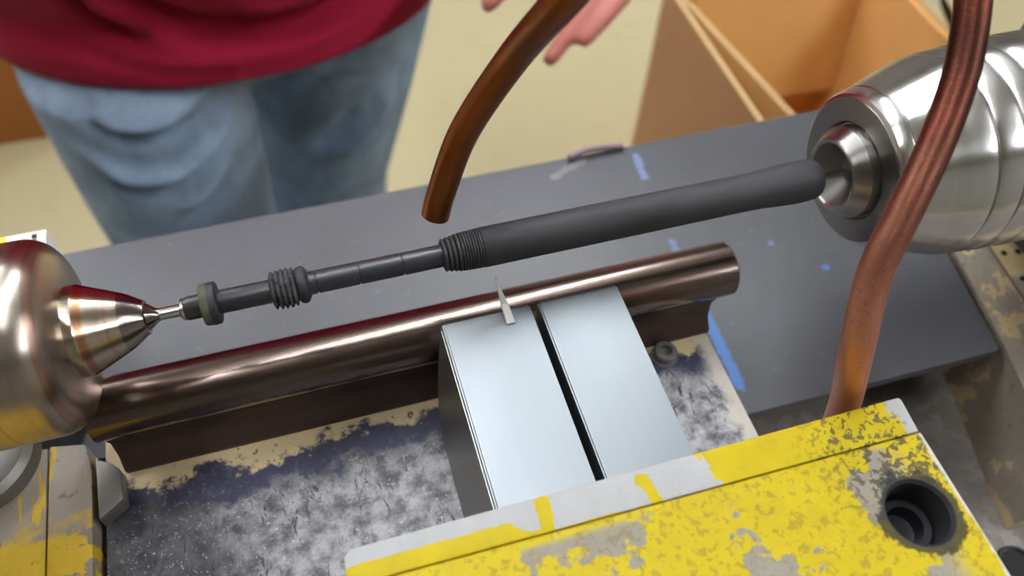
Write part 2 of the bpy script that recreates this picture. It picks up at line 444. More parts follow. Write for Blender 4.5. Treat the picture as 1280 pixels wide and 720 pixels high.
def sweep(pts, r, seg=24, bore=0.0):
    bm = bmesh.new(); n = len(pts); up = Vector((0, 1, 0.1)); rows = []
    for i, p in enumerate(pts):
        t = (pts[min(i + 1, n - 1)] - pts[max(i - 1, 0)]).normalized()
        s = t.cross(up).normalized(); up = s.cross(t).normalized()
        row = []
        for rr in ((r,) if not bore else (r, bore)):
            row.append([bm.verts.new(p + (s * math.cos(2 * math.pi * k / seg) + up * math.sin(2 * math.pi * k / seg)) * rr) for k in range(seg)])
        rows.append(row)
    for a, b in zip(rows, rows[1:]):
        for q in range(len(a)):
            for k in range(seg): bm.faces.new((a[q][k], a[q][(k + 1) % seg], b[q][(k + 1) % seg], b[q][k]))
    for row in (rows[0], rows[-1]):
        if bore:
            for k in range(seg): bm.faces.new((row[0][k], row[0][(k + 1) % seg], row[1][(k + 1) % seg], row[1][k]))
        else: bm.faces.new(row[0])
    return bm

# ------------------------------------------------------------------ the setting
structure(obj('floor', box(-4, 5, -3.5, 4.5, -0.1, 0), M['floor']))
structure(obj('ceiling', box(-4, 5, -3.5, 4.5, 3.3, 3.4), M['ceiling']))
structure(obj('wall_back', box(-4, 5, 4.5, 4.6, 0, 3.3), M['wall']))
structure(obj('wall_front', box(-4, 5, -3.6, -3.5, 0, 3.3), M['wall']))
structure(obj('wall_left', box(-4.1, -4, -3.5, 4.5, 0, 3.3), M['wall']))
structure(obj('wall_right', box(5, 5.1, -3.5, 4.5, 0, 3.3), M['wall']))
ROW = Vector((0.53, 0.848, 0))                               # the lamp rows run aslant to the machine
ANG = math.atan2(ROW.y, ROW.x)
lamps = [(-0.50, -0.15, 1, 'white single tube ceiling lamp above the left end of the lathe'),
         (0.22, 1.00, 2, 'white twin tube ceiling lamp straight over the person'),
         (0.92, 2.12, 2, 'white twin tube ceiling lamp above the floor behind the tan box'),
         (2.05, -1.70, 2, 'white twin tube ceiling lamp in front of the machine at the right'),
         (2.72, -0.55, 2, 'white twin tube ceiling lamp beside the right wall'),
         (-2.40, 1.70, 2, 'added white twin tube ceiling lamp brightening the floor left of the brown box'),  # unseen lamp, added to lift the floor brightness
         (-1.70, 2.82, 2, 'added white twin tube ceiling lamp brightening the floor toward the back wall')]  # also added out of view to brighten the floor
for x, y, n_tubes, lab in lamps:
    t = thing('ceiling_lamp', (x, y, 3.3), lab, 'ceiling lamp', 'tube lamps on the ceiling')
    h = obj('housing', box(x - 0.65, x + 0.65, y - 0.1, y + 0.1, 3.22, 3.2995, bev=0.01), M['lamp_metal'], t)
    for s in ((-0.05, 0.05) if n_tubes == 2 else (0.0,)):
        obj('tube', lathe([(x - 0.6, 0), (x - 0.6, 0.018), (x + 0.6, 0.018), (x + 0.6, 0)], 16, c=(0, y + s, 3.195)), M['tube'], t, smooth=40)
    t.rotation_euler.z = ANG

# ------------------------------------------------------------------ machine stand, bed, table plate
st = thing('machine_stand', (0.05, -0.1, 0.0), 'grey machine stand whose dirty worn top lies under the dark plate', 'machine stand')
obj('cabinet', box(-0.55, 0.65, -0.42, 0.10, 0.0, 0.80, bev=0.01), M['stand'], st)
obj('bed_top', box(-0.6, 0.7, -0.45, 0.118, 0.80, 0.8999, bev=0.004), M['floor_bed'], st)
obj('drill_hole_shade', lathe([(0.9004, 0), (0.9004, 0.0062), (0.8975, 0.0066), (0.8975, 0.0)], 32, 'Z', (0.2035, -0.1195, 0)), M['dark'], st, smooth=30)  # dark disc on the surface, painted shade instead of an open bore
obj('hole_rim', lathe([(0.899, 0.0064), (0.9012, 0.0066), (0.9012, 0.0078), (0.899, 0.0086), (0.899, 0.0064)], 32, 'Z', (0.2035, -0.1195, 0)), M['black_steel'], st, smooth=30)
obj('brass_plug', lathe([(0.899, 0.004), (0.9012, 0.0036), (0.9018, 0.002), (0.9018, 0.0)], 24, 'Z', (0.2342, -0.0432, 0)), plain('dull_brass', lin(176, 150, 96), 0.5, 0.3), st, smooth=30)

tp = thing('table_plate', (0.03, 0.05, 0.938), 'dark grey flat table plate with blue chalk marks behind the lathe', 'plate')
pl = [(-0.50, 0.012), (0.0838, 0.012), (0.0842, -0.0398), (0.2205, -0.0412), (0.2228, -0.0395), (0.2318, 0.0163), (0.2480, 0.118), (0.2470, 0.1235), (-0.50, 0.1225)]
obj('top_slab', prism(pl, 0.944, 0.95, 0.0009), M['plate'], tp, smooth=35)
obj('riser', box(-0.48, 0.20, 0.03, 0.112, 0.90, 0.944), M['stand'], tp)
sc = bmesh.new()
pts = catmull([(0.071, 0.1215, 0.952), (0.080, 0.1225, 0.9535), (0.090, 0.1228, 0.953), (0.1015, 0.1222, 0.952)], 6)
sc = sweep(pts, 0.0017, 10)
tag(obj('rubber_scrap', sc, M['scrap'], origin=(0.0863, 0.1225, 0.9503), smooth=40), 'thin pinkish grey scrap lying on the back edge of the dark plate', 'scrap')

bed = thing('lathe_bed', (-0.03, -0.10, 0.90), 'painted lathe bed block chipped to cream and navy under the round bar', 'lathe bed')
obj('bed_block', prism([(-0.1525, -0.25), (0.0838, -0.25), (0.0838, 0.0085), (-0.1525, 0.0085)], 0.90, 0.975, 0.0012), M['bed'], bed, smooth=35)

def bolt(x, y, z, r, parent, name='bolt'):
    b = obj(name, lathe([(z, 0.0), (z, r), (z + r * 0.75, r), (z + r * 0.9, r * 0.88), (z + r * 0.9, r * 0.52), (z + r * 0.5, r * 0.46), (z + r * 0.5, 0)], 32, 'Z', (x, y, 0)), M['grey_steel'], parent, smooth=30)
    return b
bolt(0.0625, -0.0165, 0.9748, 0.0048, bed)
obj('washer', lathe([(0.9746, 0.0), (0.9746, 0.0056), (0.9752, 0.0056), (0.9754, 0.0054), (0.9756, 0)], 32, 'Z', (0.0625, -0.0165, 0)), M['grey_steel'], bed, smooth=30)

# round bar on its rail
rail = thing('bar_rail', (-0.03, 0.004, 0.975), 'round ground steel bar on a dark brown rail above the bed', 'rail')
BY, BZ, BR = 0.0020, 1.0, 0.0109
obj('round_bar', lathe([(-0.1490, 0), (-0.1490, BR - 0.001), (-0.1480, BR), (0.0918, BR), (0.0928, BR - 0.001), (0.0928, 0)], 96, c=(0, BY, BZ)), M['bar'], rail, smooth=30)
prof = [(-0.0112, 0.9752), (-0.0112, 0.9775), (-0.0068, 0.9815), (-0.0042, 0.9865), (-0.0050, 0.9915), (0.009, 0.9915), (0.0082, 0.9865), (0.0108, 0.9815), (0.0140, 0.9775), (0.0140, 0.9752)]
bm = bmesh.new()
def endx(z, s):   # ends of the saddle are scooped
    k = (z - 0.9752) / 0.0163
    return (0.0842 + 0.004 * k * k) if s else (-0.1445 - 0.003 * k)
A = [bm.verts.new((endx(z, 0), y, z)) for y, z in prof]; Bv = [bm.verts.new((endx(z, 1), y, z)) for y, z in prof]
bm.faces.new(A); bm.faces.new(Bv[::-1])
for i in range(len(prof)):
    j = (i + 1) % len(prof); bm.faces.new((A[i], A[j], Bv[j], Bv[i]))
obj('saddle', bm, M['rail'], rail, smooth=50)

# right casting
cl = [(0.2085, -0.105), (0.2255, -0.041), (0.2365, 0.0163), (0.252, 0.116), (0.268, 0.116), (0.2548, 0.0163), (0.2505, -0.0193), (0.2415, -0.105)]
cr = [(0.2422, -0.105), (0.2512, -0.0193), (0.2555, 0.0163), (0.2687, 0.116), (0.62, 0.116), (0.62, -0.105)]
ch = thing('headstock_base', (0.35, 0.0, 0.90), 'beige painted casting with small drill holes under the right chuck', 'machine casting')
obj('edge_strip', prism(cl, 0.90, 0.9495, 0.0007), M['cast_left'], ch, smooth=35)
obj('deck', prism(cr, 0.90, 0.9500, 0.0007), M['cast_right'], ch, smooth=35)
obj('joint_strip', prism([(0.2417, -0.104), (0.2507, -0.0193), (0.2550, 0.0163), (0.2682, 0.115), (0.2686, 0.115), (0.2554, 0.0163), (0.2511, -0.0193), (0.2421, -0.104)], 0.90, 0.9503), M['grey_steel'], ch)
for x, y in ((0.2590, 0.0065), (0.2665, 0.0055), (0.2580, -0.0095), (0.2700, -0.004), (0.2800, 0.006), (0.2475, -0.034), (0.243, 0.014)):
    obj('drill_hole_shade', lathe([(0.9496, 0), (0.9503, 0.0), (0.9503, 0.0014), (0.9496, 0.0017)], 16, 'Z', (x, y, 0)), M['dark'], ch, smooth=30)  # shallow dark cap; the shade of the hole is its colour
obj('headstock_body', box(0.2625, 0.55, -0.075, 0.075, 0.9505, 1.13, bev=0.012), M['stand'], ch, smooth=35)

# left tailstock casting
ts = thing('tailstock', (-0.25, -0.12, 0.90), 'worn yellow tailstock casting under the spinning steel centre', 'machine casting')
obj('base', prism([(-0.40, -0.20), (-0.1685, -0.20), (-0.1700, 0.004), (-0.40, 0.004)], 0.90, 0.980, 0.0012), M['tail'], ts, smooth=35)
obj('side_strip', prism([(-0.1678, -0.20), (-0.1530, -0.20), (-0.1548, -0.010), (-0.1570, 0.0015), (-0.1694, 0.004)], 0.90, 0.981, 0.0012), M['tail'], ts, smooth=35)
obj('corner_gib', prism([(-0.1520, -0.030), (-0.1440, -0.0245), (-0.1450, -0.0125), (-0.1475, -0.010), (-0.1530, -0.006)], 0.9752, 0.983, 0.0008), M['grey_steel'], ts, smooth=35)
obj('clamp_ring', lathe([(0.980, 0.0), (0.980, 0.021), (0.986, 0.0205), (0.988, 0.018), (0.986, 0.016), (0.984, 0.0)], 64, 'Z', (-0.193, 0.004, 0)), M['grey_steel'], ts, smooth=40)
obj('upright', box(-0.40, -0.2485, -0.06, 0.026, 0.9805, 1.115, bev=0.012), M['tail'], ts, smooth=35)

# ------------------------------------------------------------------ live centre (left) and chuck (right)
lc = thing('live_center', (-0.19, AY, AZ), 'brownish steel lathe centre with a cone, left end of the rubber work', 'lathe centre')
fil = [(-0.1432 + 0.0078 * math.sin(q * math.pi / 16), 0.0216 + 0.0078 * math.cos(q * math.pi / 16)) for q in range(9)]
obj('body', lathe([(-0.248, 0), (-0.248, 0.0292), (-0.176, 0.0294), (-0.1755, 0.0290), (-0.1745, 0.0290), (-0.174, 0.0294), (-0.1600, 0.0294)] + fil + [(-0.1348, 0.0185), (-0.1346, 0.0150), (-0.1350, 0)], 128), M['center'], lc, smooth=50)
obj('nose', lathe([(-0.1355, 0), (-0.1355, 0.0141), (-0.1345, 0.0139), (-0.1320, 0.0138), (-0.1316, 0.0136), (-0.1262, 0.0113), (-0.1210, 0.0090), (-0.1210, 0)], 96), M['nose'], lc, smooth=14)
obj('cone', lathe([(-0.1211, 0), (-0.1210, 0.0090), (-0.1192, 0.0081), (-0.1155, 0.0055), (-0.1148, 0.0053), (-0.1146, 0.0042), (-0.1132, 0.0032), (-0.1118, 0.0021), (-0.1110, 0.0019), (-0.1110, 0)], 64), M['tip'], lc, smooth=25)

hc = thing('lathe_chuck', (0.19, AY, AZ), 'bright flared steel chuck gripping the right end of the rubber work', 'lathe chuck')
obj('flared_body', lathe([(0.1275, 0), (0.1275, 0.0170), (0.1262, 0.0178), (0.1262, 0.0262), (0.1268, 0.0274), (0.1282, 0.0283), (0.1300, 0.0288), (0.1312, 0.0290), (0.1314, 0.0287), (0.1322, 0.0287), (0.1324, 0.0292),
                   (0.1500, 0.0353), (0.1535, 0.0363), (0.1550, 0.0364), (0.1556, 0.0360), (0.1558, 0.0345), (0.1566, 0.0345), (0.1570, 0.0358), (0.1590, 0.0369), (0.1650, 0.0373),
                   (0.1656, 0.0369), (0.1658, 0.0352), (0.1666, 0.0352), (0.1670, 0.0366), (0.1690, 0.0377), (0.1745, 0.0379), (0.1750, 0.0375), (0.1752, 0.0356), (0.1760, 0.0356), (0.1764, 0.0370), (0.1784, 0.0382),
                   (0.1860, 0.0384), (0.1864, 0.0360), (0.1873, 0.0360), (0.1877, 0.0374), (0.1898, 0.0385), (0.2300, 0.0386), (0.2310, 0.0374), (0.2620, 0.0374), (0.2620, 0)], 160), M['chuck'], hc, smooth=30)
obj('face_ring', lathe([(0.1266, 0.0172), (0.1259, 0.0180), (0.1259, 0.0258), (0.1266, 0.0264)], 128), M['face'], hc, smooth=30)
obj('hub', lathe([(0.1275, 0), (0.1275, 0.0167), (0.1232, 0.0165), (0.1228, 0.0162), (0.1188, 0.0133), (0.1184, 0.0128), (0.1184, 0.0119), (0.1190, 0.0114)], 96), M['hub'], hc, smooth=12)
obj('cup', lathe([(0.1190, 0.0114), (0.1235, 0.0080), (0.1262, 0.0045), (0.1262, 0.0)], 64), M['grey_steel'], hc, smooth=30)

# ------------------------------------------------------------------ the rubber covered spindle held between them
sp = thing('rubber_spindle', (0.0, AY, AZ), 'long black rubber covered spindle held between the centre and the chuck', 'spindle')
obj('steel_pin', lathe([(-0.1112, 0), (-0.1112, 0.0019), (-0.1030, 0.0019), (-0.1030, 0)], 32), M['pin'], sp, smooth=30)
obj('end_ring', lathe([(-0.1050, 0), (-0.1050, 0.0030), (-0.1046, 0.0034), (-0.1038, 0.0034), (-0.1036, 0.0030), (-0.1036, 0)], 48), M['pin'], sp, smooth=30)
rp = [(-0.1036, 0), (-0.1036, 0.0034), (-0.1030, 0.0037)]
for gx in (-0.0640, -0.0507, -0.0368): rp += [(gx - 0.00035, 0.0037), (gx - 0.0002, 0.00335), (gx + 0.0002, 0.00335), (gx + 0.00035, 0.0037)]
rp += [(-0.0220, 0.0037), (-0.0220, 0)]
obj('rod', lathe(rp, 64), M['rod'], sp, smooth=35)
obj('washer', lathe([(-0.0986, 0.003), (-0.0986, 0.0062), (-0.0980, 0.0065), (-0.0962, 0.0066), (-0.0962, 0.003)], 64), M['olive'], sp, smooth=35)
obj('washer_back', lathe([(-0.0962, 0.003), (-0.0962, 0.0067), (-0.0942, 0.0066), (-0.0938, 0.0060), (-0.0938, 0.003)], 64), M['boot'], sp, smooth=35)
def fray(i, a): return random.uniform(-0.00025, 0.00045)
fp = [(-0.0782, 0.0035)]
x = -0.0780
for k, r in enumerate((0.0056, 0.0059, 0.0060, 0.0060, 0.0058)):
    w = 0.00155
    fp += [(x + 0.0001, r - 0.0008), (x + w * 0.35, r), (x + w * 0.7, r), (x + w * 0.95, r - 0.0009)]; x += w
fp += [(x, 0.0035)]
obj('ridged_sleeve', lathe(fp, 72, wob=fray), M['frayed'], sp, smooth=60)
obj('flange', lathe([(-0.0704, 0.0035), (-0.0700, 0.0052), (-0.0694, 0.0057), (-0.0680, 0.0060), (-0.0672, 0.0056), (-0.0664, 0.0044), (-0.0662, 0.0035)], 64), M['boot'], sp, smooth=50)
bp = [(-0.0238, 0.003)]
x = -0.0238
for k in range(4):
    r = 0.0054 + 0.00028 * k; w = 0.0015
    bp += [(x, r - 0.0009), (x + w * 0.22, r - 0.0001), (x + w * 0.5, r), (x + w * 0.78, r - 0.0001), (x + w, r - 0.0009)]; x += w
for k in range(8):
    r = 0.0063 + 0.00004 * k; w = 0.00088
    bp += [(x, r - 0.0003), (x + w * 0.25, r), (x + w * 0.75, r), (x + w, r - 0.0003)]; x += w
bp += [(x, 0.003)]
obj('ribbed_collar', lathe(bp, 96), M['boot'], sp, smooth=40)
x0 = x
obj('rubber_sleeve', lathe([(x0, 0.003), (x0, 0.0063), (x0 + 0.0003, 0.00665), (0.02, 0.00665), (0.06, 0.0066), (0.082, 0.00655), (0.090, 0.0067), (0.097, 0.00725), (0.102, 0.0075), (0.108, 0.00745),
                            (0.1108, 0.0071), (0.1122, 0.0062), (0.1128, 0.0050), (0.1129, 0.0015)], 96), M['rubber'], sp, smooth=50)
obj('steel_pin', lathe([(0.1126, 0), (0.1126, 0.0014), (0.1261, 0.0014), (0.1261, 0)], 32), M['pin'], sp, smooth=30)

# ------------------------------------------------------------------ tool blocks, blade, yellow clamp
def tool_block(xl, xr, fl, label):
    t = thing('tool_block', ((xl + xr) / 2, -0.06, 0.9752), label, 'tool block', None)
    bm = bmesh.new()
    ys = [(-0.0875, 0), (-0.0300, 0), (-0.0262, 0.1), (-0.0215, 0.45), (-0.0165, 0.85), (-0.0140, 0.97), (-0.0137, 1.0)]
    # side outline in (y, z): lower front corner rounded
    out = [(-0.0875, 0.9752), (-0.0320, 0.9752), (-0.0260, 0.9775), (-0.0205, 0.9840), (-0.0165, 0.9930), (-0.0145, 1.0030), (-0.0137, 1.0150), (-0.0137, 1.0296), (-0.0140, 1.0300), (-0.0875, 1.0300)]
    def xo(z, s):
        k = (1.0300 - z) / 0.055
        return xl - fl * k if s == 0 else xr
    L = [bm.verts.new((xo(z, 0), y, z)) for y, z in out]; Rr = [bm.verts.new((xo(z, 1), y, z)) for y, z in out]
    bm.faces.new(L); bm.faces.new(Rr[::-1])
    for i in range(len(out)):
        j = (i + 1) % len(out); bm.faces.new((L[i], L[j], Rr[j], Rr[i]))
    es = [e for e in bm.edges if all(v.co.z > 1.029 for v in e.verts)]
    bmesh.ops.bevel(bm, geom=es, offset=0.0006, segments=2, affect='EDGES')
    obj('holder_body', bm, M['block'], t)
    return t
b1 = tool_block(-0.0277, 0.0029, 0.0048, 'left bright brushed metal tool block carrying the thin blade')
cheek = bmesh.new()
out = [(-0.0870, 0.9765), (-0.0322, 0.9765), (-0.0265, 0.9790), (-0.0218, 0.9848), (-0.0180, 0.9935), (-0.0160, 1.0030), (-0.0152, 1.0150), (-0.0152, 1.0275), (-0.0870, 1.0275)]
def xs(z): return -0.0277 - 0.0048 * (1.03 - z) / 0.055
L = [cheek.verts.new((xs(z) - 0.0004, y, z)) for y, z in out]; Q = [cheek.verts.new((xs(z) + 0.0005, y, z)) for y, z in out]
cheek.faces.new(L); cheek.faces.new(Q[::-1])
for i in range(len(out)): cheek.faces.new((L[i], L[(i + 1) % len(out)], Q[(i + 1) % len(out)], Q[i]))
obj('side_cheek', cheek, M['block_side'], b1, smooth=25)
b2 = tool_block(0.0058, 0.0346, 0.0, 'right bright brushed metal tool block beside the narrow dark gap')
bm = bmesh.new()
vs = [bm.verts.new(v) for v in ((-0.0072, -0.0200, 1.0301), (-0.0038, -0.0200, 1.0301), (-0.0046, -0.0137, 1.0325), (-0.0073, -0.0137, 1.0325), (-0.0080, -0.0075, 1.0415),
                                (-0.0069, -0.0200, 1.0306), (-0.0041, -0.0200, 1.0306), (-0.0049, -0.0137, 1.0332), (-0.0070, -0.0137, 1.0332), (-0.0079, -0.0078, 1.0417))]
for f in ((0, 1, 2, 3), (3, 2, 4), (8, 7, 6, 5), (9, 7, 8), (0, 5, 6, 1), (1, 6, 7, 2), (2, 7, 9, 4), (4, 9, 8, 3), (3, 8, 5, 0)): bm.faces.new([vs[i] for i in f])
tag(obj('cutting_blade', bm, M['blade'], origin=(-0.006, -0.018, 1.0301)), 'thin pointed pale blade on the left tool block under the ribbed rubber', 'blade')

post = thing('tool_post', (0.01, -0.13, 0.975), 'yellow painted tool post clamp with worn paint and a dark screw hole', 'tool post')
obj('post_body', box(-0.060, 0.082, -0.200, -0.0880, 0.9752, 1.0300, bev=0.001), M['grey_steel'], post)
obj('clamp_bar', prism([(-0.0706, -0.0885), (-0.0690, -0.0870), (0.0918, -0.0866), (0.0926, -0.0874), (0.0918, -0.0978), (-0.0712, -0.0962)], 1.0304, 1.0497, 0.0007), M['yellow_bar'], post, smooth=35)
# clamp plate with a true screw hole
bm = bmesh.new()
outer = [(-0.0712, -0.0968), (0.0917, -0.0985), (0.0906, -0.2050), (-0.0712, -0.2050)]
HC = (0.0782, -0.1188); n = 48
def ringpts(r, z): return [(HC[0] + r * math.cos(2 * math.pi * k / n), HC[1] + r * math.sin(2 * math.pi * k / n), z) for k in range(n)]
ZT, ZB = 1.0500, 1.0304
ot = [bm.verts.new((x, y, ZT)) for x, y in outer]; it = [bm.verts.new(p) for p in ringpts(0.0094, ZT)]
es = [bm.edges.new((ot[i], ot[(i + 1) % 4])) for i in range(4)] + [bm.edges.new((it[i], it[(i + 1) % n])) for i in range(n)]
bmesh.ops.triangle_fill(bm, edges=es, use_beauty=True)
ob = [bm.verts.new((x, y, ZB)) for x, y in outer]; bm.faces.new(ob[::-1])
for i in range(4): bm.faces.new((ot[i], ot[(i + 1) % 4], ob[(i + 1) % 4], ob[i]))
r2 = [bm.verts.new(p) for p in ringpts(0.0086, ZT - 0.0012)]; r3 = [bm.verts.new(p) for p in ringpts(0.0086, ZT - 0.017)]
for a, b in ((it, r2), (r2, r3)):
    for k in range(n): bm.faces.new((a[k], a[(k + 1) % n], b[(k + 1) % n], b[k]))
bm.faces.new(r3)
obj('clamp_plate', bm, M['yellow_plate'], post, smooth=30)
z = ZT - 0.017
obj('socket_screw', lathe([(z, 0), (z, 0.0082), (z + 0.0062, 0.0082), (z + 0.0074, 0.0072), (z + 0.0074, 0.0052), (z + 0.0020, 0.0048), (z + 0.0020, 0)], 48, 'Z', (HC[0], HC[1], 0)), M['black_steel'], post, smooth=30)

# ------------------------------------------------------------------ copper air tube
tb = thing('copper_tube', (0.0785, -0.0795, 0.9002), 'bent copper air tube rising behind the yellow clamp and ending over the rubber', 'tube')
path = catmull([(0.0975, -0.0800, 0.903), (0.0955, -0.0800, 0.950), (0.0915, -0.0797, 0.995), (0.0850, -0.0793, 1.032), (0.0760, -0.0769, 1.0680), (0.0800, -0.0659, 1.0861), (0.0887, -0.0568, 1.0994), (0.0991, -0.0465, 1.1103), (0.1087, -0.0352, 1.1203),
                (0.1150, -0.0239, 1.1297), (0.1185, -0.0120, 1.1410), (0.1190, 0.0020, 1.1600), (0.1080, 0.0080, 1.1850), (0.0800, 0.0000, 1.2030), (0.0480, -0.0140, 1.1990),
                (0.0260, -0.0160, 1.1760), (0.0089, -0.0024, 1.1397), (0.0015, 0.0130, 1.1114), (-0.0114, 0.0171, 1.0838), (-0.0197, 0.0149, 1.0617), (-0.0225, 0.0131, 1.0530)], 10)
obj('pipe', sweep(path, 0.0047, 32, 0.0038), M['copper'], tb, smooth=40)
obj('fitting', lathe([(0.9002, 0.0036), (0.9002, 0.0076), (0.910, 0.0076), (0.912, 0.0066), (0.918, 0.0062), (0.918, 0.0048)], 6, 'Z', (0.0972, -0.0800, 0)), M['grey_steel'], tb)

# ------------------------------------------------------------------ white carton at the left
ct = thing('white_carton', (-0.215, 0.062, 0.95), 'white carton with a yellow label standing behind the left steel centre', 'carton')
obj('carton_box', box(-0.275, -0.1650, 0.030, 0.0915, 0.9502, 1.0000, bev=0.0008), M['carton'], ct, smooth=35)
obj('label', box(-0.275, -0.1800, 0.048, 0.0906, 0.99995, 1.0002), M['yellow_label'], ct)
for k, (w, yy) in enumerate(((0.0010, 0.0800), (0.0016, 0.0830), (0.0008, 0.0858), (0.0014, 0.0884))):
    obj('printed_mark', box(-0.1690 - w, -0.1690 + w * 0.3, yy - 0.0011, yy + 0.0011, 0.99995, 1.0002), M['ink'], ct)

# ------------------------------------------------------------------ cardboard boxes on the floor
cb = thing('cardboard_box', (0.72, 0.69, 0.0), 'open tan cardboard box standing behind the dark plate at the right', 'box')
X0, X1, Y0, Y1, ZT = 0.533, 0.905, 0.50, 0.865, 0.50
T = 0.006
obj('left_wall', box(X0, X0 + T, Y0, Y1, 0.0, ZT), M['card_shaded'], cb)
obj('right_wall', box(X1 - T, X1, Y0, Y1, 0.0, ZT), M['card'], cb)
obj('far_wall', box(X0 + T, X1 - T, Y1 - T, Y1, 0.0, ZT), M['card'], cb)
obj('near_wall', box(X0 + T, X1 - T, Y0, Y0 + T, 0.0, ZT), M['card_shaded'], cb)
obj('bottom', box(X0 + T, X1 - T, Y0 + T, Y1 - T, 0.0, T), M['card_brown'], cb)
obj('wall_edge', box(X0 - 0.0004, X0 + T + 0.0004, Y0, Y1, ZT, ZT + 0.0012), M['card_edge'], cb)
def slab(quad, nrm, th):
    bm = bmesh.new(); nrm = Vector(nrm).normalized() * th
    a = [bm.verts.new(q) for q in quad]; b = [bm.verts.new(Vector(q) + nrm) for q in quad]
    bm.faces.new(a); bm.faces.new(b[::-1])
    for i in range(4): bm.faces.new((a[i], a[(i + 1) % 4], b[(i + 1) % 4], b[i]))
    return bm
obj('flap', slab([(X0 + 0.0062, Y1 - 0.01, ZT), (X0 + 0.050, Y0 + 0.01, ZT + 0.002), (X0 + 0.060, Y0 + 0.01, 0.30), (X0 + 0.010, Y1 - 0.01, 0.30)], (1, 0.12, 0), 0.005), M['card'], cb)
obj('flap_edge', slab([(X0 + 0.0060, Y1 - 0.012, ZT + 0.0002), (X0 + 0.050, Y0 + 0.01, ZT + 0.0022), (X0 + 0.050, Y0 + 0.01, ZT + 0.0034), (X0 + 0.006, Y1 - 0.012, ZT + 0.0014)], (1, 0.12, 0), 0.0062), M['card_edge'], cb)
obj('flap', slab([(X0 + 0.05, Y1 - T - 0.001, ZT), (X1 - T - 0.002, Y1 - T - 0.001, ZT), (X1 - T - 0.002, Y1 - 0.048, 0.259), (X0 + 0.05, Y1 - 0.048, 0.2745)], (0, -1, -0.1), 0.005), M['card'], cb)
obj('flap', slab([(X1 + 0.0005, Y0 + 0.02, ZT), (X1 + 0.0005, Y1 - 0.01, ZT), (X1 + 0.13, Y1 - 0.01, 0.335), (X1 + 0.13, Y0 + 0.02, 0.335)], (0.165, 0, 0.13), 0.005), M['card_brown'], cb)
hh = bmesh.new()
bmesh.ops.create_circle(hh, cap_ends=True, segments=24, radius=1.0)
fu = Vector((0.13, 0, -0.165)).normalized()                     # down the slope of the outer flap
fn = Vector((0.165, 0, 0.13)).normalized()
for v in hh.verts:
    v.co = Vector((X1 + 0.0005, 0.634, ZT)) + fn * 0.0052 + fu * (-0.055 + v.co.x * 0.045) + Vector((0, 1, 0)) * (v.co.y * 0.020)
bmesh.ops.solidify(hh, geom=hh.faces[:], thickness=0.001)
obj('hand_hole_shade', hh, M['dark'], cb)  # thin dark oval on the flap, painted shade for a cut-out

bb = thing('brown_box', (-0.95, 1.6, 0.0), 'brown cardboard box on the floor at the far left behind the person', 'box')
X0, X1, Y0, Y1 = -1.45, -0.50, 1.34, 1.90
obj('carton_body', box(X0, X1, Y0, Y1, 0.0, 0.52, bev=0.004), M['card_brown'], bb)
obj('flap', box(X0 + 0.005, X1 - 0.005, Y0 + 0.002, (Y0 + Y1) / 2 - 0.003, 0.52, 0.525), M['card_brown'], bb)
obj('flap', box(X0 + 0.005, X1 - 0.005, (Y0 + Y1) / 2 + 0.003, Y1 - 0.002, 0.52, 0.525), M['card_brown'], bb)

# ------------------------------------------------------------------ the person behind the machine
def capsule(bm, p0, p1, r0, r1, seg=20, sx=1.0, sy=1.0):
    p0 = Vector(p0); p1 = Vector(p1); d = p1 - p0; L = d.length; t = d.normalized()
    ref = Vector((0, 1, 0)) if abs(t.y) < 0.9 else Vector((1, 0, 0))
    a = ref.cross(t).normalized(); b = t.cross(a).normalized()     # a ~ sideways, b ~ depth
    rings = []; N = 6
    for i in range(N + 1):
        f = math.pi / 2 * (1 - i / N); rings.append((-math.sin(f) * r0, math.cos(f) * r0))
    for i in range(N + 1):
        f = math.pi / 2 * i / N; rings.append((L + math.sin(f) * r1, math.cos(f) * r1))
    vs = []
    for h, r in rings:
        if r < 1e-6: vs.append([bm.verts.new(p0 + t * h)])
        else: vs.append([bm.verts.new(p0 + t * h + a * (r * sx * math.cos(2 * math.pi * k / seg)) + b * (r * sy * math.sin(2 * math.pi * k / seg))) for k in range(seg)])
    for u, w in zip(vs, vs[1:]):
        for k in range(seg):
            k2 = (k + 1) % seg
            if len(u) == 1: bm.faces.new((u[0], w[k2], w[k]))
            elif len(w) == 1: bm.faces.new((u[k], u[k2], w[0]))
            else: bm.faces.new((u[k], u[k2], w[k2], w[k]))
def ell(bm, c, rx, ry, rz):
    r = bmesh.ops.create_uvsphere(bm, u_segments=24, v_segments=16, radius=1.0)
    for v in r['verts']: v.co = Vector(c) + Vector((v.co.x * rx, v.co.y * ry, v.co.z * rz))
def loft(bm, rings, seg=64):
    vs = [[bm.verts.new((cx + a * math.cos(2 * math.pi * k / seg), cy + b * math.sin(2 * math.pi * k / seg), z)) for k in range(seg)] for cx, cy, z, a, b in rings]
    for u, w in zip(vs, vs[1:]):
        for k in range(seg): bm.faces.new((u[k], u[(k + 1) % seg], w[(k + 1) % seg], w[k]))
    bm.faces.new(vs[0][::-1]); bm.faces.new(vs[-1])
def fuse(bm, voxel, smooth=6):
    bmesh.ops.recalc_face_normals(bm, faces=bm.faces)
    me = bpy.data.meshes.new('fuse'); bm.to_mesh(me); bm.free()
    o = bpy.data.objects.new('fuse', me); C.objects.link(o)
    m = o.modifiers.new('r', 'REMESH'); m.mode = 'VOXEL'; m.voxel_size = voxel; m.use_smooth_shade = True
    s = o.modifiers.new('s', 'SMOOTH'); s.factor = 0.5; s.iterations = smooth
    dg = bpy.context.evaluated_depsgraph_get(); dg.update()
    out = bpy.data.meshes.new_from_object(o.evaluated_get(dg))
    bpy.data.objects.remove(o); bpy.data.meshes.remove(me)
    return out
